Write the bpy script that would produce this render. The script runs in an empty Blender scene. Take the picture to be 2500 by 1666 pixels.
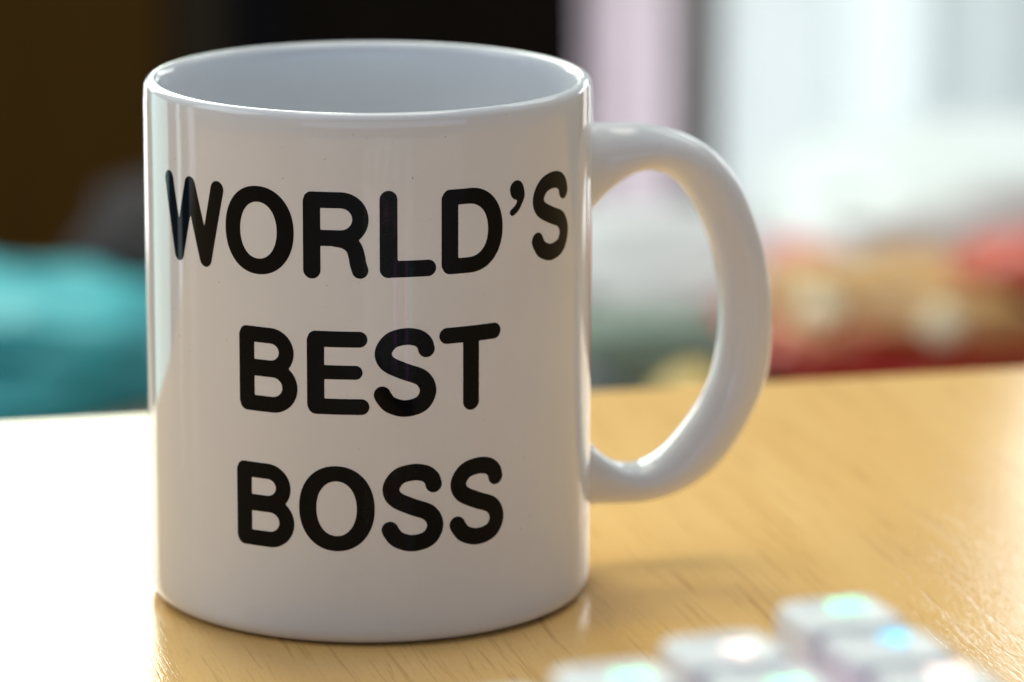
import bpy, bmesh, math, random
from math import sin, cos, pi, radians, sqrt
from mathutils import Vector, Matrix, noise
random.seed(7)
S = bpy.context.scene
COL = S.collection

# ------------------------------------------------------------------ camera, world, lamps
cam = bpy.data.cameras.new("camera"); cam_o = bpy.data.objects.new("camera", cam); COL.objects.link(cam_o)
fw = Vector((0.03213733, 0.97412934, -0.2236945)).normalized()
rt = Vector((0.99947512, -0.03223609, 0.00321129)).normalized()
up = rt.cross(fw).normalized()
M = Matrix((rt, up, -fw)).transposed().to_4x4()
M.translation = Vector((0, -0.80025, 0.23044))
cam_o.matrix_world = M
cam.sensor_fit = 'HORIZONTAL'; cam.sensor_width = 36.0; cam.lens = 36.0 * 10837.0 / 2500.0
cam.clip_start = 0.01; cam.clip_end = 50
cam.dof.use_dof = True; cam.dof.focus_distance = 0.776
cam.dof.aperture_fstop = 10.4; cam.dof.aperture_blades = 0
S.camera = cam_o
S.view_settings.view_transform = 'Standard'; S.view_settings.look = 'None'
S.view_settings.exposure = 0.0; S.view_settings.gamma = 1.0
S.cycles.use_denoising = True
S.cycles.max_bounces = 10; S.cycles.diffuse_bounces = 5; S.cycles.glossy_bounces = 5
S.cycles.sample_clamp_indirect = 6.0

w = bpy.data.worlds.new("World"); S.world = w; w.use_nodes = True
w.node_tree.nodes["Background"].inputs[0].default_value = (0.56, 0.80, 1.02, 1)
w.node_tree.nodes["Background"].inputs[1].default_value = 0.20

def area(name, loc, target, sx, sz, radiance, col):
    l = bpy.data.lights.new(name, 'AREA'); l.shape = 'RECTANGLE'; l.size = sx; l.size_y = sz
    l.energy = radiance * pi * sx * sz; l.color = col
    o = bpy.data.objects.new(name, l); COL.objects.link(o)
    o.location = loc
    d = Vector(target) - Vector(loc)
    o.rotation_euler = d.to_track_quat('-Z', 'Y').to_euler()
    return o
# daylight: tall window behind left, low window band behind right, high window behind, balcony door on the left; unseen strip and fill lamps added
area("window_light_rear_left", (-0.60, 1.62, 1.10), (-0.60, 0.0, 1.10), 1.12, 1.60, 8.8, (0.90, 1.0, 0.87))
area("window_light_rear_right", (0.91, 1.62, 0.41), (0.91, 0.0, 0.41), 1.06, 0.18, 6.0, (0.95, 0.98, 1.0))
area("window_light_high_right", (1.15, 1.05, 1.45), (0.2, 0.3, -0.1), 0.9, 0.7, 2.2, (0.90, 1.0, 0.87))
area("window_light_side_left", (-0.90, 0.82, -0.25), (0, 0, -0.25), 0.46, 0.85, 2.0, (0.66, 1.0, 0.98))
area("added_streak_left", (-1.10, 0.42, -0.15), (0, 0, -0.15), 0.07, 0.75, 2.2, (0.85, 0.95, 1.0))  # this and the next: unseen strip lamps added for streaks on the glaze
area("added_streak_far_left", (-1.15, 0.20, -0.15), (0, 0, -0.15), 0.10, 0.75, 1.6, (0.95, 0.93, 1.0))
area("added_streak_dim_right", (0.74, 1.08, -0.15), (0, 0, -0.15), 0.16, 0.75, 2.2, (1.0, 0.96, 0.93))  # added strip lamps, this one and the next, for streaks at the mug's right
area("added_streak_right", (0.58, 1.32, -0.15), (0, 0, -0.15), 0.05, 0.75, 5.0, (0.95, 0.97, 1.0))
area("added_fill_high_left", (-1.25, -0.10, 0.85), (0, 0, 0.05), 0.9, 0.8, 2.4, (0.88, 0.95, 1.0))  # unseen fill added to lighten the mug's left side, above its reflections
area("door_light_rear_left", (-0.52, 1.55, -0.20), (0, 0, -0.15), 0.30, 0.80, 3.2, (1.0, 0.93, 0.97))
area("added_fill_top", (0.15, 0.05, 1.6), (0.15, 0.05, 0.0), 0.9, 0.9, 2.2, (1.0, 0.90, 0.82))  # added overhead fill for soft light on desk and mug
area("added_fill_rear", (0.05, 0.45, 1.6), (0.10, 1.0, -0.2), 0.9, 0.9, 3.7, (1.0, 1.0, 0.82))  # unseen fill added to brighten the bags on the bench
area("added_fill_front", (0.25, -1.7, 0.22), (0.0, 0, 0.12), 3.0, 0.30, 1.35, (0.50, 0.66, 1.0))  # added cool fill behind the camera, tints the mug front
area("window_light_curtain", (0.42, 2.10, -0.22), (0.42, 0, -0.22), 0.95, 0.80, 0.65, (0.86, 0.97, 1.0))
area("window_light_curtain_left", (0.138, 1.95, -0.24), (0.138, 0, -0.24), 0.07, 0.70, 11.0, (1.0, 0.98, 1.0))
area("window_light_curtain_bright", (0.305, 1.91, -0.24), (0.305, 0, -0.24), 0.075, 0.70, 8.5, (0.95, 0.99, 1.0))

# ------------------------------------------------------------------ helpers
def link(o, parent=None):
    COL.objects.link(o)
    if parent is not None: o.parent = parent
    return o
def from_bm(name, bm, mat, parent=None, smooth=True):
    me = bpy.data.meshes.new(name)
    bm.normal_update(); bm.to_mesh(me); bm.free()
    if smooth:
        for p in me.polygons: p.use_smooth = True
    if mat: me.materials.append(mat)
    return link(bpy.data.objects.new(name, me), parent)
def empty(name, loc=(0, 0, 0), rz=0.0):
    o = bpy.data.objects.new(name, None); o.empty_display_size = 0.02
    o.location = loc; o.rotation_euler = (0, 0, rz)
    return link(o)
def tag(o, label=None, cat=None, group=None, kind=None):
    if label: o['label'] = label
    if cat: o['category'] = cat
    if group: o['group'] = group
    if kind: o['kind'] = kind
    return o
def box(bm, x0, x1, y0, y1, z0, z1, bev=0.0, seg=2):
    r = bmesh.ops.create_cube(bm, size=1.0)
    vs = r['verts']
    for v in vs:
        v.co = Vector(((x0 + x1) / 2 + v.co.x * (x1 - x0), (y0 + y1) / 2 + v.co.y * (y1 - y0), (z0 + z1) / 2 + v.co.z * (z1 - z0)))
    if bev:
        es = list({e for v in vs for e in v.link_edges})
        bmesh.ops.bevel(bm, geom=es, offset=bev, segments=seg, affect='EDGES', profile=0.5)
def catmull(P, n):
    out = []
    m = len(P)
    for i in range(m - 1):
        p0 = P[max(i - 1, 0)]; p1 = P[i]; p2 = P[i + 1]; p3 = P[min(i + 2, m - 1)]
        for k in range(n):
            t = k / n
            out.append(tuple(0.5 * (2 * b + (c - a) * t + (2 * a - 5 * b + 4 * c - d) * t * t + (3 * b - a - 3 * c + d) * t ** 3)
                             for a, b, c, d in zip(p0, p1, p2, p3)))
    out.append(tuple(P[-1]))
    return out

# ------------------------------------------------------------------ materials
def mat(name, col, rough=0.5, spec=0.5, **kw):
    m = bpy.data.materials.new(name); m.use_nodes = True
    b = m.node_tree.nodes["Principled BSDF"]
    b.inputs["Base Color"].default_value = (*col, 1); b.inputs["Roughness"].default_value = rough
    b.inputs["Specular IOR Level"].default_value = spec
    for k, v in kw.items():
        b.inputs[k.replace('_', ' ')].default_value = v
    return m
def N(m, t, **kw):
    n = m.node_tree.nodes.new(t)
    for k, v in kw.items(): setattr(n, k, v)
    return n
def L(m, a, b): m.node_tree.links.new(a, b)
def bsdf(m): return m.node_tree.nodes["Principled BSDF"]
def ramp(m, fac, stops):
    r = N(m, 'ShaderNodeValToRGB'); L(m, fac, r.inputs[0])
    e = r.color_ramp.elements
    while len(e) < len(stops): e.new(0.5)
    for i, (p, c) in enumerate(stops):
        e[i].position = p; e[i].color = (*c, 1) if len(c) == 3 else c
    return r.outputs[0]
def coords(m, sc=(1, 1, 1), kind='Object'):
    t = N(m, 'ShaderNodeTexCoord'); mp = N(m, 'ShaderNodeMapping'); mp.inputs['Scale'].default_value = sc
    L(m, t.outputs[kind], mp.inputs[0]); return mp.outputs[0]
def noise_tex(m, vec, scale, detail=2.0, rough=0.5, dist=0.0):
    n = N(m, 'ShaderNodeTexNoise'); n.inputs['Scale'].default_value = scale; n.inputs['Detail'].default_value = detail
    n.inputs['Roughness'].default_value = rough; n.inputs['Distortion'].default_value = dist
    L(m, vec, n.inputs['Vector']); return n.outputs['Fac']
def mottle(m, c0, c1, scale, bump=0.0, bscale=None, dist=0.002):
    v = coords(m); f = noise_tex(m, v, scale, 3)
    L(m, ramp(m, f, [(0.35, c0), (0.65, c1)]), bsdf(m).inputs['Base Color'])
    if bump:
        b = N(m, 'ShaderNodeBump'); b.inputs['Strength'].default_value = bump; b.inputs['Distance'].default_value = dist
        L(m, noise_tex(m, v, bscale or scale * 4, 3), b.inputs['Height']); L(m, b.outputs[0], bsdf(m).inputs['Normal'])
    return m

M_glaze = mat("white_glaze", (0.83, 0.82, 0.81), 0.045, 0.5)
v = coords(M_glaze)
gz = ramp(M_glaze, noise_tex(M_glaze, v, 60, 3), [(0.3, (0.755, 0.755, 0.785)), (0.7, (0.775, 0.775, 0.805))])
pin = ramp(M_glaze, noise_tex(M_glaze, v, 1900, 0.0), [(0.0, (0, 0, 0)), (0.872, (0, 0, 0)), (0.90, (0.7, 0.7, 0.7))])
gm = N(M_glaze, 'ShaderNodeMix', data_type='RGBA'); L(M_glaze, pin, gm.inputs[0]); L(M_glaze, gz, gm.inputs[6]); gm.inputs[7].default_value = (0.30, 0.27, 0.25, 1)
L(M_glaze, gm.outputs[2], bsdf(M_glaze).inputs['Base Color'])
sm = ramp(M_glaze, noise_tex(M_glaze, coords(M_glaze, (60, 60, 18)), 1.0, 4, 0.6), [(0.45, (0.035, 0.035, 0.035)), (0.75, (0.10, 0.10, 0.10))])
L(M_glaze, sm, bsdf(M_glaze).inputs['Roughness'])
bp = N(M_glaze, 'ShaderNodeBump'); bp.inputs['Strength'].default_value = 0.10; bp.inputs['Distance'].default_value = 0.0008
L(M_glaze, noise_tex(M_glaze, v, 55, 1.0), bp.inputs['Height']); L(M_glaze, bp.outputs[0], bsdf(M_glaze).inputs['Normal'])
M_foot = mat("unglazed_clay", (0.42, 0.36, 0.29), 0.8, 0.2); mottle(M_foot, (0.38, 0.32, 0.26), (0.46, 0.40, 0.33), 300)
M_print = mat("black_print", (0.002, 0.002, 0.0025), 0.05, 0.10)
L(M_print, ramp(M_print, noise_tex(M_print, coords(M_print), 400, 2), [(0.3, (0.0008, 0.0018, 0.0045)), (0.7, (0.0015, 0.003, 0.006))]), bsdf(M_print).inputs['Base Color'])

# light beech laminate, grain along local Y
M_wood = mat("beech_laminate", (0.6, 0.38, 0.15), 0.2, 0.22)
v1 = coords(M_wood, (55, 5, 5)); f1 = noise_tex(M_wood, v1, 1.0, 4, 0.6, 0.6)
base = ramp(M_wood, f1, [(0.28, (0.79, 0.455, 0.145)), (0.52, (0.83, 0.495, 0.17)), (0.75, (0.865, 0.535, 0.195))])
v2 = coords(M_wood, (950, 30, 30)); f2 = noise_tex(M_wood, v2, 1.0, 3.0, 0.62, 0.5)
pore = ramp(M_wood, f2, [(0.0, (0, 0, 0)), (0.545, (0, 0, 0)), (0.72, (0.48, 0.48, 0.48))])
v3 = coords(M_wood, (2200, 300, 300)); f3 = noise_tex(M_wood, v3, 1.0, 2, 0.6)
fleck = ramp(M_wood, f3, [(0.0, (0, 0, 0)), (0.55, (0, 0, 0)), (0.75, (1, 1, 1))])
mx = N(M_wood, 'ShaderNodeMix', data_type='RGBA'); L(M_wood, pore, mx.inputs[0]); L(M_wood, base, mx.inputs[6]); mx.inputs[7].default_value = (0.44, 0.21, 0.042, 1)
mx2 = N(M_wood, 'ShaderNodeMix', data_type='RGBA'); 
mm = N(M_wood, 'ShaderNodeMath', operation='MULTIPLY'); L(M_wood, fleck, mm.inputs[0]); mm.inputs[1].default_value = 0.22
L(M_wood, mm.outputs[0], mx2.inputs[0]); L(M_wood, mx.outputs[2], mx2.inputs[6]); mx2.inputs[7].default_value = (0.54, 0.29, 0.07, 1)
L(M_wood, mx2.outputs[2], bsdf(M_wood).inputs['Base Color'])
ad = N(M_wood, 'ShaderNodeMath', operation='ADD'); L(M_wood, pore, ad.inputs[0]); L(M_wood, f3, ad.inputs[1])
bw = N(M_wood, 'ShaderNodeBump'); bw.inputs['Strength'].default_value = 0.32; bw.inputs['Distance'].default_value = 0.00012; bw.invert = True
L(M_wood, ad.outputs[0], bw.inputs['Height']); L(M_wood, bw.outputs[0], bsdf(M_wood).inputs['Normal'])
rr = ramp(M_wood, noise_tex(M_wood, coords(M_wood, (30, 12, 12)), 1.0, 2), [(0.3, (0.07, 0.07, 0.07)), (0.7, (0.12, 0.12, 0.12))])
L(M_wood, rr, bsdf(M_wood).inputs['Roughness'])
M_metal = mottle(mat("grey_leg_metal", (0.35, 0.35, 0.36), 0.4), (0.3, 0.3, 0.31), (0.38, 0.38, 0.39), 30)

M_key = mottle(mat("white_keycap", (0.8, 0.81, 0.82), 0.45, 0.4), (0.76, 0.76, 0.78), (0.80, 0.80, 0.81), 120, 0.1, 1500, 0.0001)
M_case = mottle(mat("white_keyboard_case", (0.72, 0.71, 0.74), 0.4, 0.4), (0.70, 0.69, 0.72), (0.75, 0.74, 0.77), 60, 0.1, 1500, 0.0001)
def glow(name, col, s):
    m = mat(name, (0.2, 0.2, 0.2), 0.4); b = bsdf(m)
    v = coords(m); f = noise_tex(m, v, 500, 1)
    L(m, ramp(m, f, [(0.2, tuple(c * 0.85 for c in col)), (0.8, col)]), b.inputs['Emission Color']); b.inputs['Emission Strength'].default_value = s
    return m
M_green = glow("green_key_light", (0.26, 1.0, 0.60), 2.3); M_blue = glow("blue_key_light", (0.13, 0.66, 1.0), 2.3)
M_peach = glow("peach_key_light", (1.0, 0.76, 0.68), 2.6); M_pink = glow("pink_key_light", (1.0, 0.35, 0.68), 5.0)
M_violet = glow("violet_edge_light", (0.75, 0.2, 0.95), 5); M_teal_l = glow("teal_edge_light", (0.05, 0.75, 0.65), 2.0)

# ------------------------------------------------------------------ setting: floor, rear wall
bm = bmesh.new(); bmesh.ops.create_grid(bm, x_segments=1, y_segments=1, size=3.0)
M_floor = mottle(mat("dark_carpet", (0.10, 0.085, 0.075), 0.9, 0.1), (0.08, 0.07, 0.06), (0.12, 0.10, 0.09), 60, 0.4, 400)
o = from_bm("floor", bm, M_floor, smooth=False); o.location = (0, 0.6, -0.72); tag(o, kind='structure')
M_wall = mottle(mat("plaster_wall", (0.45, 0.43, 0.41), 0.9, 0.2), (0.42, 0.40, 0.38), (0.47, 0.45, 0.43), 4, 0.2, 200)
bm = bmesh.new(); box(bm, -1.8, 2.2, 2.30, 2.42, -0.72, 0.25)
o = from_bm("wall", bm, M_wall, smooth=False); tag(o, kind='structure')

# ------------------------------------------------------------------ desk
DA = math.atan2(0.047, 0.227)
desk = empty("desk", (-0.079, 0.128, -0.72), DA)
tag(desk, "light beech laminate desk with fine dark grain under the white mug", "desk")
bm = bmesh.new(); box(bm, -0.55, 0.95, -0.78, 0.0, 0.692, 0.72, 0.0015, 3)
from_bm("desktop", bm, M_wood, desk, smooth=False)
for sx, sy in ((-0.5, -0.73), (0.9, -0.73), (-0.5, -0.06), (0.9, -0.06)):
    bm = bmesh.new(); box(bm, sx - 0.025, sx + 0.025, sy - 0.025, sy + 0.025, 0.0, 0.691, 0.003)
    from_bm("leg", bm, M_metal, desk, smooth=False)

# ------------------------------------------------------------------ mug
R, H = 0.041, 0.0965
mug = empty("mug", (0, 0, 0))
tag(mug, "glossy white ceramic mug printed with black words WORLD'S BEST BOSS", "mug")
prof = [(0.0, 0.0022), (0.030, 0.0022), (0.0345, 0.0020), (0.0352, 0.0004), (0.0358, 0.0), (0.0376, 0.0), (0.0388, 0.0003), (0.0397, 0.0008), (0.0403, 0.0014), (0.0407, 0.0022), (0.0409, 0.0033), (0.041, 0.005), (0.041, 0.010)]
prof += [(R, 0.010 + (H - 0.0145) * i / 24) for i in range(1, 25)]
zt = H - 0.0018
prof += [(R - 0.00003, H - 0.0034), (R - 0.00012, H - 0.0025)]
rc = R - 0.00155
for k in range(1, 13):
    a = pi * (k / 13)
    prof.append((rc + 0.0014 * cos(a), zt + 0.0018 * sin(a) - 0.0))
Ri = R - 0.0032
prof += [(Ri + 0.00012, H - 0.0028), (Ri, H - 0.0040)]
prof += [(Ri, H - 0.004 - (H - 0.016) * i / 12) for i in range(1, 13)]
prof += [(Ri - 0.0008, 0.0085), (Ri - 0.0035, 0.0060), (Ri - 0.009, 0.0048), (0.015, 0.0045), (0.0, 0.0045)]
bm = bmesh.new(); NS = 256
rings = []
for r, z in prof:
    if r == 0: rings.append([bm.verts.new((0, 0, z))])
    else: rings.append([bm.verts.new((r * cos(2 * pi * k / NS), r * sin(2 * pi * k / NS), z)) for k in range(NS)])
for a, b in zip(rings[:-1], rings[1:]):
    for k in range(NS):
        k2 = (k + 1) % NS
        if len(a) == 1: bm.faces.new((a[0], b[k2], b[k]))
        elif len(b) == 1: bm.faces.new((a[k], a[k2], b[0]))
        else: bm.faces.new((a[k], a[k2], b[k2], b[k]))
bmesh.ops.recalc_face_normals(bm, faces=bm.faces)
body = from_bm("body", bm, M_glaze, mug)
body.data.materials.append(M_foot)
for p in body.data.polygons:
    c = p.center
    if c.z < 0.0006 and 0.0345 < sqrt(c.x ** 2 + c.y ** 2) < 0.0386: p.material_index = 1

# handle: outer and inner outline in the handle plane (mm), swept with an elliptic section
HAZ = radians(15)
outer = [(38.6, 87.6), (41.2, 86.2), (43.9, 85.7), (49.2, 85.9), (54.0, 85.4), (58.9, 83.9), (63.9, 81.9), (67.2, 79.4), (70.3, 75.9), (72.9, 71.9), (74.9, 67.3), (76.9, 61.8), (78.2, 55.8), (78.9, 50.0), (79.1, 43.5), (78.6, 36.5), (76.9, 31.4), (75.0, 27.4), (72.3, 22.8), (69.8, 19.5), (66.9, 16.8), (62.7, 14.3), (58.5, 12.7), (54.3, 11.9), (50.2, 11.7), (46.0, 12.0), (42.6, 12.4), (40.6, 11.9), (38.6, 10.6)]
inner = [(38.6, 64.6), (41.2, 67.6), (43.5, 70.4), (46.0, 73.1), (49.3, 75.5), (52.3, 76.5), (55.1, 76.3), (57.7, 75.2), (59.8, 73.6), (62.1, 70.6), (64.6, 65.8), (66.3, 61.5), (67.6, 56.3), (68.3, 50.5), (68.4, 45.0), (67.9, 39.5), (67.0, 35.7), (65.7, 32.7), (63.6, 29.2), (60.5, 25.6), (57.6, 22.4), (54.5, 20.4), (51.3, 19.5), (48.2, 20.1), (45.7, 21.8), (43.2, 24.2), (41.0, 27.6), (38.6, 31.0)]
def even(P, n):
    Q = catmull(P, 8); d = [0.0]
    for a_, b_ in zip(Q[:-1], Q[1:]): d.append(d[-1] + math.hypot(b_[0] - a_[0], b_[1] - a_[1]))
    out_ = []; k_ = 0
    for m_ in range(n):
        t_ = d[-1] * m_ / (n - 1)
        while k_ < len(d) - 2 and d[k_ + 1] < t_: k_ += 1
        f_ = (t_ - d[k_]) / max(1e-9, d[k_ + 1] - d[k_])
        out_.append(tuple(p_ + (q_ - p_) * min(1, f_) for p_, q_ in zip(Q[k_], Q[k_ + 1])))
    return out_
def smooth(P, it):
    P = list(P)
    for _ in range(it):
        P = [P[0]] + [tuple((a_ + 2 * b_ + c_) / 4 for a_, b_, c_ in zip(P[m_ - 1], P[m_], P[m_ + 1])) for m_ in range(1, len(P) - 1)] + [P[-1]]
    return P
OP = smooth(even(outer, 110), 12); IP = smooth(even(inner, 110), 12)
bm = bmesh.new(); K = 28; rings = []
for i, (po, pi_) in enumerate(zip(OP, IP)):
    cx, cz = (po[0] + pi_[0]) / 2, (po[1] + pi_[1]) / 2
    ex, ez = (po[0] - pi_[0]) / 2, (po[1] - pi_[1]) / 2
    hl = sqrt(ex * ex + ez * ez)
    t = i / (len(OP) - 1)
    b = 5.7 - 0.7 * t
    e = max(0.0, 1 - (cx - 38.6) / 7.5)
    b += 2.6 * e ** 2
    a = 0.945
    ring = []
    for k in range(K):
        an = 2 * pi * k / K
        c_, s_ = cos(an), sin(an)
        ca = abs(c_) ** 0.92 * (1 if c_ > 0 else -1); sa = abs(s_) ** 0.92 * (1 if s_ > 0 else -1)
        x = cx + ex * a * ca; z = cz + ez * a * ca; y = b * sa
        X = x * cos(HAZ) - y * sin(HAZ); Y = x * sin(HAZ) + y * cos(HAZ)
        ring.append(bm.verts.new((X / 1000, Y / 1000, z / 1000)))
    rings.append(ring)
for a, b in zip(rings[:-1], rings[1:]):
    for k in range(K):
        bm.faces.new((a[k], a[(k + 1) % K], b[(k + 1) % K], b[k]))
bm.faces.new(rings[0]); bm.faces.new(list(reversed(rings[-1])))
bmesh.ops.recalc_face_normals(bm, faces=bm.faces)
from_bm("handle", bm, M_glaze, mug)

# printed letters: signed distance of rounded strokes, contoured, wrapped round the body
def capsule(p, a, b, ra, rb):
    ax, ay = a; bx, by = b
    dx, dy = bx - ax, by - ay
    q = dx * dx + dy * dy
    t = 0 if q == 0 else max(0, min(1, ((p[0] - ax) * dx + (p[1] - ay) * dy) / q))
    return math.hypot(p[0] - ax - t * dx, p[1] - ay - t * dy) - (ra + (rb - ra) * t)
def stroke(pts, w):
    ws = w if isinstance(w, (list, tuple)) else [w] * len(pts)
    return [('c', pts[i], pts[i + 1], ws[i], ws[i + 1]) for i in range(len(pts) - 1)]
def ell(cx, cy, rx, ry, a0, a1, n=18, e=1.0):
    o = []
    for i in range(n + 1):
        a = a0 + (a1 - a0) * i / n; c, s = cos(a), sin(a)
        o.append((cx + rx * abs(c) ** e * (1 if c >= 0 else -1), cy + ry * abs(s) ** e * (1 if s >= 0 else -1)))
    return o
def field(prims, p):
    d = 1e9
    for q in prims:
        if q[0] == 'c': d = min(d, capsule(p, *q[1:]))
        else:
            _, cx, cy, rx, ry, ix, iy = q
            n = 2.12
            x, y = abs(p[0] - cx), abs(p[1] - cy)
            fo = ((x / rx) ** n + (y / ry) ** n) ** (1 / n) - 1
            fi = ((x / ix) ** n + (y / iy) ** n) ** (1 / n) - 1
            d = min(d, max(fo * rx, -fi * ix))
    return d
def bounds(prims):
    xs, ys = [], []
    for q in prims:
        if q[0] == 'c':
            w = max(q[3], q[4])
            for p in q[1:3]: xs += [p[0] - w, p[0] + w]; ys += [p[1] - w, p[1] + w]
        else: xs += [q[1] - q[3], q[1] + q[3]]; ys += [q[2] - q[4], q[2] + q[4]]
    return min(xs), max(xs), min(ys), max(ys)
RL = R * 1000 + 0.035
def add_letter(prims, h=0.24):
    x0, x1, y0, y1 = bounds(prims); x0 -= h * 1.5; y0 -= h * 1.5
    nx = int((x1 - x0) / h) + 3; ny = int((y1 - y0) / h) + 3
    F = [[field(prims, (x0 + i * h, y0 + j * h)) for j in range(ny)] for i in range(nx)]
    bm = bmesh.new(); V = {}
    def vert(key, x, y):
        if key not in V:
            th = x / (R * 1000)
            V[key] = bm.verts.new((RL * sin(th) / 1000, -RL * cos(th) / 1000, y / 1000))
        return V[key]
    for i in range(nx - 1):
        for j in range(ny - 1):
            cs = [(i, j), (i + 1, j), (i + 1, j + 1), (i, j + 1)]
            f = [F[a][b] for a, b in cs]
            if min(f) >= 0: continue
            poly = []
            for k in range(4):
                a, b = cs[k], cs[(k + 1) % 4]; fa, fb = f[k], f[(k + 1) % 4]
                if fa < 0: poly.append(vert(a, x0 + a[0] * h, y0 + a[1] * h))
                if (fa < 0) != (fb < 0):
                    t = fa / (fa - fb)
                    key = (min(a, b), max(a, b))
                    poly.append(vert(key, x0 + (a[0] + (b[0] - a[0]) * t) * h, y0 + (a[1] + (b[1] - a[1]) * t) * h))
            if len(poly) >= 3:
                try: bm.faces.new(poly)
                except ValueError: pass
    bmesh.ops.recalc_face_normals(bm, faces=bm.faces)
    be = [e for e in bm.edges if len(e.link_faces) == 1]
    r = bmesh.ops.extrude_edge_only(bm, edges=be)
    for v in r['geom']:
        if isinstance(v, bmesh.types.BMVert):
            k = (R * 1000 - 0.06) / RL; v.co.x *= k; v.co.y *= k
    for e in be: e.smooth = False
    o = from_bm("letter", bm, M_print, mug)
    # outward facing
    return o
hv, hh = 1.57, 1.43
def S_at(cx, cz, sx=1.0):
    P = [(3.85, 4.1), (3.45, 5.25), (2.2, 6.2), (0.0, 6.5), (-2.5, 5.8), (-3.85, 3.75), (-3.1, 1.75), (-0.2, 0.25), (3.0, -1.1), (4.15, -3.35), (3.0, -5.7), (0.0, -6.5), (-2.6, -5.75), (-3.7, -4.55), (-4.05, -3.9)]
    Q = catmull([(cx + x * sx, cz + z) for x, z in P], 5)
    return stroke(Q, 1.51)
def B_at(dx, dz):
    x = -22.8 + dx
    a = stroke([(x, 55.9 + dz), (x, 44.25 + dz)], hv)
    a += stroke([(x, 56.33 + dz), (-18.0 + dx, 56.33 + dz)] + ell(-18.0 + dx, 53.38 + dz, 3.05, 2.95, pi / 2, -pi / 2) + [(x, 50.43 + dz)], 1.41)
    a += stroke([(x, 50.25 + dz), (-17.6 + dx, 50.25 + dz)] + ell(-17.6 + dx, 47.05 + dz, 3.3, 3.2, pi / 2, -pi / 2) + [(x, 43.85 + dz)], 1.43)
    return a
# WORLD'S
add_letter(stroke([(-43.0, 81.4), (-39.75, 68.6), (-36.2, 81.3), (-32.1, 68.6), (-29.1, 81.4)], 1.52))
add_letter([('o', -20.25, 75.1, 6.88, 7.88, 3.68, 5.08)])
add_letter(stroke([(-10.1, 80.9), (-10.1, 68.75)], hv) + stroke([(-10.1, 81.28), (-4.9, 81.28)] + ell(-4.9, 77.9, 3.45, 3.38, pi / 2, -pi / 2) + [(-10.1, 74.52)], hh)
           + stroke(catmull([(-6.0, 74.45), (-4.2, 74.1), (-2.7, 73.0), (-2.1, 71.2), (-1.95, 70.2), (-1.55, 68.8)], 5), 1.45))
add_letter(stroke([(3.45, 81.4), (3.45, 69.0)], hv) + stroke([(3.45, 68.98), (10.45, 68.98)], 1.48))
add_letter(stroke([(14.5, 80.9), (14.5, 69.35)], hv) + stroke([(14.5, 81.3), (18.2, 81.3)] + ell(18.2, 75.12, 5.35, 6.18, pi / 2, -pi / 2, 28, 0.93) + [(14.5, 68.94)], [1.38] * 2 + [1.4 + 0.15 * sin(pi * i / 28) for i in range(29)] + [1.38]))
add_letter(stroke([(28.3, 81.45), (28.42, 81.1)], [1.55, 1.6]) + stroke(catmull([(28.6, 81.2), (29.15, 80.2), (29.0, 79.0), (28.3, 78.0), (27.35, 77.35)], 5), [1.45 - 0.82 * min(1, i / 10) for i in range(21)]))
add_letter(S_at(37.65, 75.22))
# BEST
add_letter(B_at(0, 0))
add_letter(stroke([(-9.55, 56.0), (-9.55, 44.65)], hv) + stroke([(-9.55, 56.42), (-1.75, 56.42)], hh) + stroke([(-9.55, 50.45), (-2.45, 50.45)], 1.26) + stroke([(-9.55, 44.25), (-1.45, 44.25)], hh))
add_letter(S_at(6.3, 50.35))
add_letter(stroke([(13.95, 56.52), (23.25, 56.52)], 1.44) + stroke([(18.6, 56.2), (18.6, 44.25)], hv))
# BOSS
add_letter(B_at(-0.8, -24.75))
add_letter([('o', -5.95, 25.65, 6.8, 7.78, 3.62, 5.0)])
add_letter(S_at(7.6, 25.68)); add_letter(S_at(19.9, 25.8, 0.98))

# ------------------------------------------------------------------ keyboard (lit, white, column staggered), near end of the desk
KA = radians(17.0)
O3 = Vector((0.0571, -0.1976, 0.0))
kb = empty("keyboard", (O3.x, O3.y, 0.0), KA)
tag(kb, "white backlit keyboard with staggered keys and glowing green, blue and peach legends", "keyboard")
cols = [(0.0, 0.0), (-0.0218, -0.0112), (-0.0408, -0.0195), (-0.0600, -0.0265), (-0.0792, -0.0300)]
KP, KT, KB = 0.0170, 0.0146, 0.0158
ZT = 0.0540; NK = 6
# stepped case
out = []
for i, (bx, ay) in enumerate(cols):
    xr = bx + KT + 0.0022 if i == 0 else cols[i - 1][0] - 0.0022
    out += [(xr, ay + 0.001), (bx - 0.0022, ay + 0.001)]
yb = -0.135
out = out + [(out[-1][0], yb), (out[0][0], yb)]
bm = bmesh.new()
lo = [bm.verts.new((x, y, 0.006)) for x, y in out]; hi = [bm.verts.new((x, y, 0.0405)) for x, y in out]
bm.faces.new(lo); bm.faces.new(list(reversed(hi)))
for i in range(len(out)):
    j = (i + 1) % len(out); bm.faces.new((lo[i], lo[j], hi[j], hi[i]))
bmesh.ops.recalc_face_normals(bm, faces=bm.faces)
bmesh.ops.bevel(bm, geom=[e for e in bm.edges], offset=0.0008, segments=2, affect='EDGES')
from_bm("case", bm, M_case, kb, smooth=False)
for px, py in ((0.008, -0.012), (-0.066, -0.042), (0.008, -0.125), (-0.066, -0.125)):
    bm = bmesh.new(); bmesh.ops.create_cone(bm, cap_ends=True, segments=20, radius1=0.005, radius2=0.0045, depth=0.006)
    f = from_bm("foot", bm, M_metal, kb); f.location = (px, py, 0.003)
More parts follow.
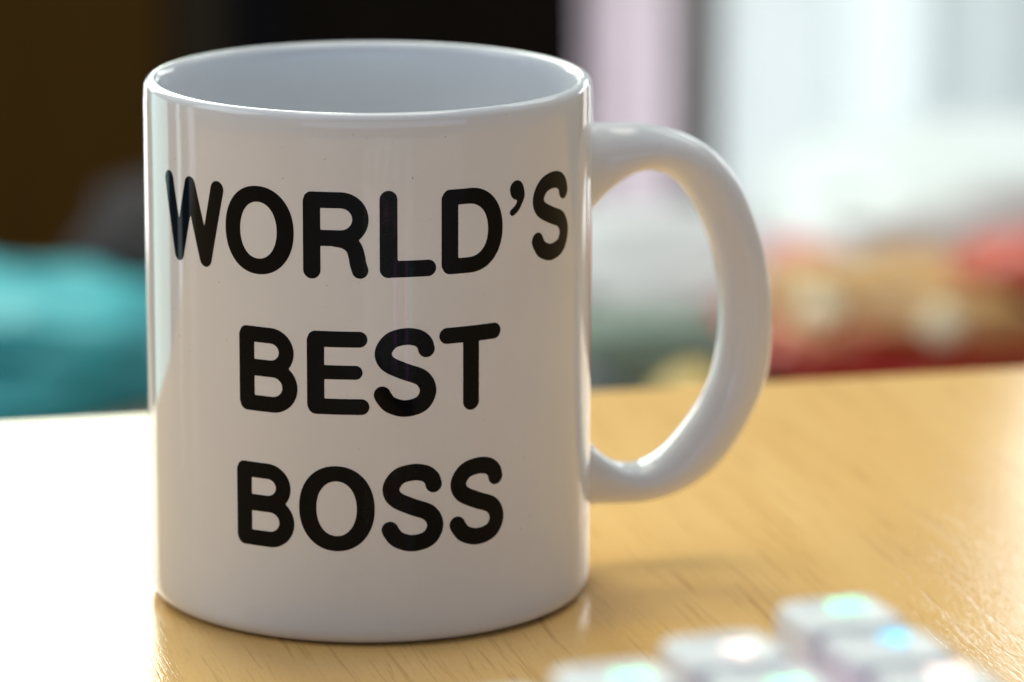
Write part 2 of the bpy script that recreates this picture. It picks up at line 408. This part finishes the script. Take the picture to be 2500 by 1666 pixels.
# glow plate under the keys
bm = bmesh.new()
for i, (bx, ay) in enumerate(cols):
    nk = sum(1 for k in range(NK) if ay - k * KP - KT >= yb)
    box(bm, bx + 0.001, bx + KT - 0.001, ay - nk * KP + 0.004, ay - 0.004, 0.0400, 0.0412)
from_bm("light_plate", bm, M_pink, kb, smooth=False)
# side lights on the end of the case that faces the mug
for bx, ay, z0, z1, wd, mt in ((0.0035, 0.0012, 0.010, 0.036, 0.0014, M_violet), (0.0105, 0.0012, 0.022, 0.034, 0.0050, M_teal_l), (-0.0165, -0.0100, 0.010, 0.034, 0.0012, M_violet)):
    bm = bmesh.new(); box(bm, bx - wd / 2, bx + wd / 2, ay - 0.0006, ay + 0.0006, z0, z1)
    from_bm("edge_light", bm, mt, kb, smooth=False)
# one keycap: tapered, dished top
def keycap_bm():
    bm = bmesh.new(); n = 4
    def rr_(half, z, rad, dish=0.0):
        pts = []
        for cxs, cys, a0 in ((1, 1, 0), (-1, 1, pi / 2), (-1, -1, pi), (1, -1, 3 * pi / 2)):
            for k in range(n + 1):
                a = a0 + pi / 2 * k / n
                pts.append(bm.verts.new((cxs * (half - rad) + rad * cos(a), cys * (half - rad) + rad * sin(a), z)))
        return pts
    rs = [rr_(KB / 2, 0.0, 0.001), rr_(KT / 2 + 0.0001, 0.0112, 0.0022), rr_(KT / 2 - 0.0004, 0.0119, 0.0024), rr_(KT / 2 - 0.0015, 0.0120, 0.0025), rr_(KT / 4, 0.0115, 0.003)]
    for a, b in zip(rs[:-1], rs[1:]):
        m = len(a)
        for k in range(m): bm.faces.new((a[k], a[(k + 1) % m], b[(k + 1) % m], b[k]))
    bm.faces.new(rs[-1]); bm.faces.new(list(reversed(rs[0])))
    bmesh.ops.recalc_face_normals(bm, faces=bm.faces)
    return bm
key_me = bpy.data.meshes.new("keycap"); b_ = keycap_bm(); b_.normal_update(); b_.to_mesh(key_me); b_.free(); key_me.materials.append(M_key)
leg_me = []
for variant in range(3):
    bm = bmesh.new()
    if variant == 0:
        box(bm, -0.0016, -0.0008, -0.0013, 0.0013, 0, 0.0003); box(bm, -0.0007, 0.0014, 0.0006, 0.0013, 0, 0.0003); box(bm, -0.0007, 0.0014, -0.0013, -0.0006, 0, 0.0003)
    elif variant == 1:
        box(bm, -0.0013, 0.0013, 0.0007, 0.0013, 0, 0.0003); box(bm, -0.0005, 0.0005, -0.0013, 0.0006, 0, 0.0003)
    else:
        box(bm, -0.0014, -0.0007, -0.0013, 0.0013, 0, 0.0003); box(bm, 0.0007, 0.0014, -0.0013, 0.0013, 0, 0.0003); box(bm, -0.0006, 0.0006, -0.0004, 0.0004, 0, 0.0003)
    me = bpy.data.meshes.new("legend"); bm.to_mesh(me); bm.free(); leg_me.append(me)
seq = {0: [M_green, M_blue, M_peach, M_blue, M_green, M_peach], 1: [M_peach, M_green, M_blue, M_peach, M_green, M_blue], 2: [M_green, M_peach, M_green, M_blue, M_peach, M_green], 3: [M_blue, M_green, M_peach, M_green, M_blue, M_peach], 4: [M_peach, M_blue, M_green, M_peach, M_blue, M_green]}
leg_cache = {}
loff = {0: (0.0096, -0.0043), 1: (0.0090, -0.0085), 2: (0.0095, -0.0072), 3: (0.0095, -0.006), 4: (0.0095, -0.006)}
for i, (bx, ay) in enumerate(cols):
    for k in range(NK):
        if ay - k * KP - KT < yb: continue
        c = bpy.data.objects.new("keycap", key_me); link(c, kb)
        c.location = (bx + KT / 2, ay - k * KP - KT / 2, ZT - 0.0120)
        mt = seq[i][k]; key = ((i + k) % 3, mt.name)
        if key not in leg_cache:
            me = leg_me[(i + k) % 3].copy(); me.name = "legend"; me.materials.append(mt); leg_cache[key] = me
        g = bpy.data.objects.new("legend", leg_cache[key]); link(g, c)
        lx, ly = loff[i]
        g.scale = (1.6, 1.25, 1.0); g.location = (lx - KT / 2, ly + KT / 2, 0.01185)

# ------------------------------------------------------------------ background: low bench with bags, cupboard, curtain
bench = empty("bench", (0.10, 1.02, -0.72))
tag(bench, "low brown bench behind the desk carrying the blurred bags", "bench")
M_bench = mottle(mat("brown_bench_wood", (0.22, 0.13, 0.06), 0.5), (0.18, 0.10, 0.045), (0.25, 0.15, 0.07), 8)
bm = bmesh.new(); box(bm, -0.60, 0.75, -0.22, 0.22, 0.49, 0.52, 0.004); from_bm("seat", bm, M_bench, bench, smooth=False)
for sx in (-0.55, 0.70):
    for sy in (-0.18, 0.18):
        bm = bmesh.new(); box(bm, sx - 0.02, sx + 0.02, sy - 0.02, sy + 0.02, 0.0, 0.489, 0.003); from_bm("leg", bm, M_bench, bench, smooth=False)
BZ = -0.2

def crumple(name, size, material, loc, rz=0.0, seed=0, amp=0.18, fs=2.2, flat=0.55, parent=None, sub=5, ridge=0.12):
    """a lumpy crumpled bag resting on z=0 of its own frame"""
    bm = bmesh.new(); bmesh.ops.create_icosphere(bm, subdivisions=sub, radius=1.0)
    off = Vector((seed * 7.3, seed * 3.1, seed * 1.7))
    for v in bm.verts:
        d = v.co.copy()
        n1 = noise.noise(d * fs * 0.6 + off); n2 = abs(noise.noise(d * fs * 1.9 + off * 2)); n3 = abs(noise.noise(d * fs * 4.5 + off * 3))
        r = 1 + amp * 1.6 * n1 - ridge * n2 - ridge * 0.5 * n3
        q = d * r
        # boxier plan, flat base
        q.x = math.copysign(abs(q.x) ** 0.8, q.x); q.y = math.copysign(abs(q.y) ** 0.8, q.y)
        z = q.z
        if z < -flat: z = -flat - 0.02 * (-flat - z)
        v.co = Vector((q.x * size[0] / 2, q.y * size[1] / 2, (z + flat) * size[2] / (1 + flat)))
    zm = min(v.co.z for v in bm.verts)
    for v in bm.verts: v.co.z -= zm
    o = from_bm(name, bm, material, parent)
    o.location = loc; o.rotation_euler = (0, 0, rz)
    return o

M_tealbag = mottle(mat("teal_plastic", (0.05, 0.42, 0.46), 0.5, 0.4), (0.012, 0.25, 0.31), (0.05, 0.37, 0.42), 11, 0.3, 60, 0.004)
o = crumple("plastic_bag", (0.27, 0.22, 0.049), M_tealbag, (-0.190, 1.0, BZ), 0.5, 3, 0.18, 2.6, 0.12, ridge=0.22)
tag(o, "crumpled teal plastic bag lying left behind the mug", "bag")
M_grey = mottle(mat("grey_purple_cloth", (0.13, 0.11, 0.13), 0.85, 0.2), (0.018, 0.014, 0.016), (0.028, 0.022, 0.024), 20, 0.4, 200)
o = crumple("folded_cloth", (0.12, 0.12, 0.060), M_grey, (-0.070, 1.13, BZ), 0.3, 5, 0.14)
tag(o, "dark grey purple cloth heaped beside the teal bag", "cloth")
# red and gold snack bags
M_snack = mat("gold_red_foil", (0.6, 0.38, 0.16), 0.28, 0.6)
v = coords(M_snack, (1, 1, 1)); sx = N(M_snack, 'ShaderNodeSeparateXYZ'); L(M_snack, v, sx.inputs[0])
wv = noise_tex(M_snack, v, 22, 2)
a1 = N(M_snack, 'ShaderNodeMath', operation='MULTIPLY_ADD'); L(M_snack, wv, a1.inputs[0]); a1.inputs[1].default_value = 0.02; L(M_snack, sx.outputs[2], a1.inputs[2])
L(M_snack, ramp(M_snack, a1.outputs[0], [(0.0, (0.40, 0.008, 0.005)), (0.036, (0.56, 0.026, 0.012)), (0.045, (0.44, 0.20, 0.055)), (0.062, (0.62, 0.36, 0.13)), (0.070, (0.60, 0.28, 0.08))]), bsdf(M_snack).inputs['Base Color'])
b2 = N(M_snack, 'ShaderNodeBump'); b2.inputs['Strength'].default_value = 0.5; b2.inputs['Distance'].default_value = 0.004
L(M_snack, noise_tex(M_snack, v, 60, 3), b2.inputs['Height']); L(M_snack, b2.outputs[0], bsdf(M_snack).inputs['Normal'])
o = crumple("snack_bag", (0.165, 0.11, 0.056), M_snack, (0.222, 0.99, BZ), -0.06, 8, 0.20, 2.8, 0.25, ridge=0.25)
tag(o, "crumpled gold snack bag with a red lower band behind the mug handle", "snack bag", "snack bags")
from mathutils.bvhtree import BVHTree
bvh = BVHTree.FromPolygons([v.co.copy() for v in o.data.vertices], [tuple(p.vertices) for p in o.data.polygons])
M_highlight = mottle(mat("painted_highlight", (0.85, 0.72, 0.52), 0.35, 0.5), (0.82, 0.68, 0.48), (0.88, 0.76, 0.56), 60)  # round foil highlights put into the colour as pale cream discs
for ex, ez, er in ((-0.036, 0.040, 0.0085), (0.012, 0.036, 0.0085)):
    hit, nrm, _, _ = bvh.ray_cast(Vector((ex, -0.2, ez)), Vector((0, 1, 0)))
    if hit is None: continue
    bm = bmesh.new(); bmesh.ops.create_uvsphere(bm, u_segments=24, v_segments=12, radius=er)
    for v_ in bm.verts: v_.co.z *= 0.35
    e_ = from_bm("highlight_disc", bm, M_highlight, o); e_.location = hit; e_.rotation_euler = nrm.to_track_quat('Z', 'Y').to_euler()
M_red = mottle(mat("red_foil", (0.5, 0.03, 0.02), 0.3, 0.6), (0.46, 0.020, 0.014), (0.60, 0.085, 0.022), 30, 0.5, 60, 0.004)
o = crumple("snack_bag", (0.16, 0.09, 0.036), M_red, (0.322, 0.985, BZ + 0.031), 0.15, 11, 0.15, 2.4)
o.rotation_euler = (0, radians(7), 0.15)
tag(o, "bright red snack bag lying over the right end of the gold one", "snack bag", "snack bags")
o = crumple("snack_bag", (0.16, 0.09, 0.040), M_snack, (0.338, 0.985, BZ), 0.2, 31, 0.15, 2.4, 0.25)
tag(o, "gold brown snack bag under the red one at the right edge", "snack bag", "snack bags")
M_pinkp = mottle(mat("pink_wrapper", (0.62, 0.22, 0.30), 0.4, 0.5), (0.58, 0.10, 0.14), (0.66, 0.18, 0.22), 25, 0.4, 80, 0.003)
o = crumple("wrapper", (0.07, 0.05, 0.045), M_pinkp, (0.178, 1.08, BZ), 0.4, 14, 0.16)
tag(o, "small pink wrapper peeking out beside the mug handle", "wrapper")
# things seen through the handle loop
M_gg = mottle(mat("grey_green_cloth", (0.20, 0.25, 0.21), 0.8, 0.3), (0.17, 0.22, 0.18), (0.24, 0.28, 0.24), 20, 0.4, 200)
o = crumple("pouch", (0.10, 0.06, 0.048), M_gg, (0.108, 0.93, BZ), 0.3, 17, 0.12)
tag(o, "grey green pouch seen through the loop of the mug handle", "pouch")
M_dk = mottle(mat("dark_blue_grey", (0.05, 0.055, 0.065), 0.5, 0.4), (0.04, 0.045, 0.055), (0.06, 0.065, 0.08), 20)
o = crumple("purse", (0.040, 0.045, 0.036), M_dk, (0.086, 0.865, BZ), 0.2, 19, 0.10)
tag(o, "small dark purse seen low through the handle loop", "purse")
M_ye = mottle(mat("yellow_wrapper", (0.62, 0.42, 0.12), 0.4, 0.4), (0.55, 0.36, 0.09), (0.66, 0.46, 0.15), 20, 0.3, 80, 0.003)
o = crumple("packet", (0.035, 0.045, 0.036), M_ye, (0.124, 0.865, BZ), 0.0, 23, 0.12)
tag(o, "small yellow packet next to the dark purse in the handle loop", "packet")
M_pale = mottle(mat("pale_grey_cloth", (0.55, 0.54, 0.56), 0.8, 0.2), (0.50, 0.49, 0.51), (0.60, 0.58, 0.60), 20, 0.4, 200)
o = crumple("towel", (0.15, 0.16, 0.050), M_pale, (0.122, 1.11, BZ), 0.2, 37, 0.12)
tag(o, "pale grey towel heaped behind the green pouch in the handle loop", "towel")
M_wb = mottle(mat("white_plastic", (0.86, 0.88, 0.88), 0.45, 0.4), (0.70, 0.73, 0.745), (0.75, 0.77, 0.78), 12, 0.3, 50, 0.004)
bsdf(M_wb).inputs['Transmission Weight'].default_value = 0.0
o = crumple("white_bag", (0.32, 0.16, 0.085), M_wb, (0.315, 1.175 - 0.03, BZ), 0.1, 29, 0.14, 2.0)
tag(o, "large bright white plastic bag heaped behind the snack bags", "bag")

# dark cupboard on the left of the back of the room
CY = 1.70
cup = empty("cupboard", (-0.35, CY + 0.2, -0.72))
tag(cup, "dark brown wooden cupboard behind the mug on the left", "cupboard")
def wood_dark(name, c0, c1):
    m = mat(name, c0, 0.6, 0.12); v = coords(m, (30, 30, 2)); f = noise_tex(m, v, 1.0, 4, 0.6, 0.5)
    L(m, ramp(m, f, [(0.3, c0), (0.7, c1)]), bsdf(m).inputs['Base Color']); return m
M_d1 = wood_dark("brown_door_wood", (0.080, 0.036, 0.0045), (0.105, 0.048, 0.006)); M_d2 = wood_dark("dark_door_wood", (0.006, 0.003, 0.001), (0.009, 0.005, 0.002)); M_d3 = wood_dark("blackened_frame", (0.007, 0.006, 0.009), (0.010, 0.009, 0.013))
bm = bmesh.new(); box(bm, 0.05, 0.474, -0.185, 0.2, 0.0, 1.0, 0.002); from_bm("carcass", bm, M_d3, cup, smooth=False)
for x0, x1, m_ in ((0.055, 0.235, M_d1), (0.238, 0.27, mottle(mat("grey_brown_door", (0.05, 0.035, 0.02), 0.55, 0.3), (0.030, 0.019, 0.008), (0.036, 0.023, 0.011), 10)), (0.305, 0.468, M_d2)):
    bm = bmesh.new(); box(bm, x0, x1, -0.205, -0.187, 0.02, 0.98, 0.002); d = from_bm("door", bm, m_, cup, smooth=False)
    bm = bmesh.new(); box(bm, x1 - 0.022, x1 - 0.012, -0.222, -0.206, 0.32, 0.40, 0.002); from_bm("knob", bm, M_metal, d, smooth=False)

# curtains in front of the bright window on the right
def curtain(name, x0, x1, y, amp, waves, mat_, ph=0.0, z0=-0.70, z1=0.22):
    bm = bmesh.new(); nx, nz = 90, 8; g = []
    for j in range(nz + 1):
        row = []
        for i in range(nx + 1):
            t = i / nx; z = z0 + (z1 - z0) * j / nz
            yy = y + amp * sin(2 * pi * waves * t + ph) + amp * 0.5 * sin(2 * pi * waves * 2.3 * t + 1.3 + z * 1.5)
            row.append(bm.verts.new((x0 + (x1 - x0) * t + 0.004 * sin(z * 5 + t * 9), yy, z)))
        g.append(row)
    for j in range(nz):
        for i in range(nx): bm.faces.new((g[j][i], g[j][i + 1], g[j + 1][i + 1], g[j + 1][i]))
    o = from_bm(name, bm, mat_)
    s = o.modifiers.new("thickness", 'SOLIDIFY'); s.thickness = 0.0012
    return o
def cloth(name, col, tr):
    m = bpy.data.materials.new(name); m.use_nodes = True; nt = m.node_tree; nt.nodes.clear()
    out = N(m, 'ShaderNodeOutputMaterial'); d = N(m, 'ShaderNodeBsdfDiffuse'); t = N(m, 'ShaderNodeBsdfTranslucent'); mx = N(m, 'ShaderNodeMixShader')
    v = coords(m, (400, 400, 400)); f = noise_tex(m, v, 1.0, 2)
    c = ramp(m, f, [(0.3, tuple(x * 0.95 for x in col)), (0.7, col)])
    L(m, c, d.inputs[0]); L(m, c, t.inputs[0]); mx.inputs[0].default_value = tr
    L(m, d.outputs[0], mx.inputs[1]); L(m, t.outputs[0], mx.inputs[2]); L(m, mx.outputs[0], out.inputs[0]); return m
M_c1 = cloth("thick_white_curtain", (0.88, 0.83, 0.86), 0.72)
M_c2 = cloth("grey_sheer_curtain", (0.77, 0.80, 0.80), 0.55)
for args, lb in ((("curtain", 0.105, 0.182, 1.78, 0.010, 2, M_c1), "thick pinkish white curtain hanging beside the dark cupboard"),
                 (("curtain", 0.196, 0.90, 1.82, 0.008, 7, M_c2, 0.6), "wide blue grey sheer curtain glowing at the right of the view")):
    tag(curtain(*args), lb, "curtain", "curtains")
M_post = mottle(mat("taupe_post", (0.30, 0.27, 0.26), 0.6, 0.3), (0.44, 0.40, 0.39), (0.48, 0.44, 0.43), 20)
post = empty("window_post", (0.188, 1.74, -0.72)); tag(post, "grey brown window post between the two white curtains", "window post")
bm = bmesh.new(); box(bm, -0.012, 0.016, -0.012, 0.012, 0.0, 0.95, 0.002); from_bm("upright", bm, M_post, post, smooth=False)
bm = bmesh.new(); box(bm, -0.006, 0.010, -0.018, -0.0125, 0.0, 0.95, 0.001); from_bm("bead", bm, M_post, post, smooth=False)
